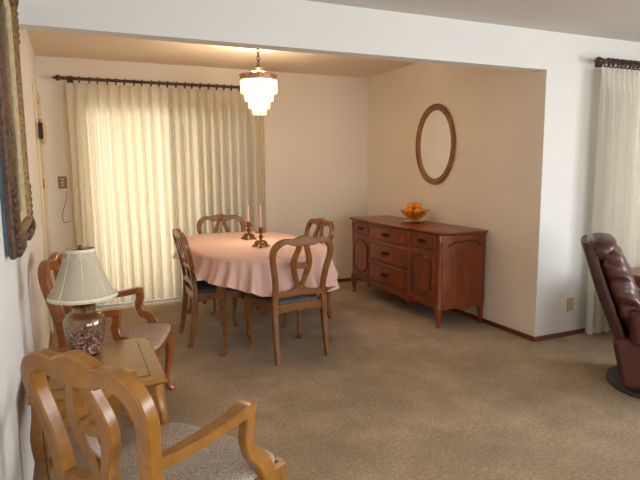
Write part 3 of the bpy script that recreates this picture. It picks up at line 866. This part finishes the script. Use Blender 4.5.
# ------------------------------------------------------------------ recliner
t = thing('recliner', 'brown leather swivel recliner at the right edge, turned away', 'recliner', (3.68, 2.20, 0), radians(-50))
MB().lathe([(0, 0), (.345, 0), (.35, .01), (.345, .03), (.31, .038), (.2, .042), (0, .042)], 48).build('swivel_base', M['black'], t)
MB().lathe([(0, .04), (.1, .04), (.1, .12), (.2, .13), (.2, .15), (0, .15)], 24).build('pedestal', M['black'], t)
def soft(m, c, r, q=4, nu=28, nv=14): return m.ell(c, r, nu, nv, q)
m = MB()
prof = [(-.27, .06), (.36, .06), (.38, .12), (.38, .30), (.34, .36), (-.30, .38), (-.335, .34)]
m.prism(prof, lambda u, v, h: (u, h, v), -.33, .33); m.build('body', M['leather'], t, bevel=.025)
m = MB(); soft(m, (.05, 0, .40), (.33, .25, .075), 4.5); m.build('seat_cushion', M['leather'], t)
for s in (-1, 1):
    m = MB()
    m.prism([(-.24, .34), (.36, .34), (.37, .50), (.30, .56), (-.05, .58), (-.26, .56)], lambda u, v, h: (u, h, v), s*.25, s*.37)
    m.build('armrest', M['leather'], t, bevel=.035)
# back shell: slanted slab
def shell(u, v):
    return None
m = MB(); rings = []
for i in range(13):
    s = i/12; z = .30+.64*s; x = -.25-.235*s-.01*sin(pi*s); hw = .30-.05*s**3; 
    rings.append([(x+dx, w*hw, z+.0*dx) for dx, w in ((.0, -1), (-.05, -.93), (-.062, -.5), (-.066, 0), (-.062, .5), (-.05, .93), (.0, 1), (.02, .98), (.02, -.98))])
m.rings(rings); m.build('back_shell', M['leatherd'], t, bevel=.01)
rr = random.Random(9)
def cushion(zc0, zc1, name, thick, hw, fold):
    nv, nu = 60, 40; rings = []
    for j in range(nv+1):
        s = j/nv; z = zc0+(zc1-zc0)*s; xb = -.25-.235*((z-.30)/.64)
        env = max(.02, (1-abs(2*s-1)**4))**.5
        ring = []
        for i in range(nu):
            a = 2*pi*i/nu; e = 2/3.6; cc, si = cos(a), sin(a)
            cx = math.copysign(abs(cc)**e, cc); cy = math.copysign(abs(si)**e, si)
            wr = fold*(sin(26*s+5.0*si+2.2*cc)+.6*sin(47*s+6*si+1.5*sin(9*s)))*(.35+.65*max(0, abs(si)))
            ring.append((xb+thick*(.5+.5*cx*env)+wr*cx, cy*(hw*env**.4)+wr*cy, z))
        rings.append(ring)
    m = MB().rings(rings); return m.build(name, M['leather'], t, smooth=80)
cushion(.36, .93, 'back_cushion', .175, .30, .006)
m = MB(); soft(m, (-.425, 0, .89), (.095, .27, .085), 2.8)
m.build('headrest', M['leather'], t)

# wooden cabinet behind recliner, dark cushion
t = thing('end_table', 'orange-brown wooden end table behind the recliner in front of the ivory curtain', 'end table', (4.55, 2.78, 0))
MB().box((-.36, -.27, .535), (.36, .27, .578)).build('tabletop', M['cherry'], t, bevel=.008)
MB().box((-.34, -.25, .14), (.34, .25, .535)).build('cabinet', M['cherry'], t, bevel=.004)
d = MB().box((-.30, -.262, .40), (.30, -.25, .51)).build('drawer', M['cherry'], t, bevel=.004)
MB().ell((0, -.275, .465), (.014, .014, .014), 10, 8).build('knob', M['brass'], d)
for sx in (-1, 1):
    for sy in (-1, 1):
        MB().sweep([(sx*.31, sy*.22, .16), (sx*.31, sy*.22, 0)], [.025, .018], None, (1, 0, 0), 10, 4, 1).build('leg', M['cherry'], t)

# ------------------------------------------------------------------ light
def area(name, loc, rot, sx, sy, power, col):
    L = bpy.data.lights.new(name, 'AREA'); L.shape = 'RECTANGLE'; L.size = sx; L.size_y = sy; L.energy = power; L.color = col
    o = bpy.data.objects.new(name, L); COL.objects.link(o); o.location = loc; o.rotation_euler = rot; return o
area('daylight_right_window', (XR+.3, (WIN3[0]+WIN3[1])/2, 1.2), (0, pi/2, 0), 1.9, 3.3, 300, (.93, .96, 1))
area('daylight_rear_window', ((WIN4[0]+WIN4[1])/2, YR-.3, 1.3), (pi/2, 0, 0), 3.6, 1.6, 135, (.91, .95, 1))
area('daylight_alcove_window', (.85, D+.45, 1.15), (-pi/2, 0, 0), 1.1, 2.0, 50, (1, .97, .89))
area('daylight_front_window', (5.0, H+.5, 1.3), (-pi/2, 0, 0), 1.5, 1.6, 30, (1, .98, .93))
for i, (dx, dy, dz, p) in enumerate(((0, 0, -.30, 23), (0, 0, -.45, 44))):
    L = bpy.data.lights.new('chandelier_bulb', 'POINT'); L.energy = p; L.color = (1, .80, .57); L.shadow_soft_size = .04
    o = bpy.data.objects.new('chandelier_bulb', L); COL.objects.link(o); o.location = (CX+dx, CY+dy, ZC+dz)
wd = bpy.data.worlds.new('sky'); SC.world = wd; wd.use_nodes = True
bg = wd.node_tree.nodes['Background']
sky = wd.node_tree.nodes.new('ShaderNodeTexSky'); sky.sky_type = 'NISHITA'; sky.sun_disc = False; sky.sun_elevation = radians(50); sky.sun_rotation = radians(200)
wd.node_tree.links.new(sky.outputs[0], bg.inputs['Color']); bg.inputs['Strength'].default_value = .25

# ------------------------------------------------------------------ camera
f_px, yaw, pitch, roll = 550.86, -.4225, .132, -.0076
cam = bpy.data.cameras.new('camera'); cam.sensor_width = 36; cam.lens = f_px*36/640; cam.clip_start = .02
co = bpy.data.objects.new('camera', cam); COL.objects.link(co)
F = Vector((-sin(yaw)*cos(pitch), cos(yaw)*cos(pitch), -sin(pitch))); r0 = Vector((cos(yaw), sin(yaw), 0)); u0 = r0.cross(F)
rv = cos(roll)*r0+sin(roll)*u0; uv = -sin(roll)*r0+cos(roll)*u0
co.matrix_world = Matrix(((rv.x, uv.x, -F.x, .2373), (rv.y, uv.y, -F.y, 0), (rv.z, uv.z, -F.z, 1.4292), (0, 0, 0, 1)))
SC.camera = co
SC.view_settings.view_transform = 'Standard'; SC.view_settings.look = 'None'; SC.view_settings.gamma = 1; SC.view_settings.use_curve_mapping = False
SC.view_settings.exposure = 0
SC.cycles.use_denoising = True
SC.cycles.max_bounces = 10; SC.cycles.diffuse_bounces = 6; SC.cycles.transparent_max_bounces = 12
SC.cycles.sample_clamp_indirect = 6
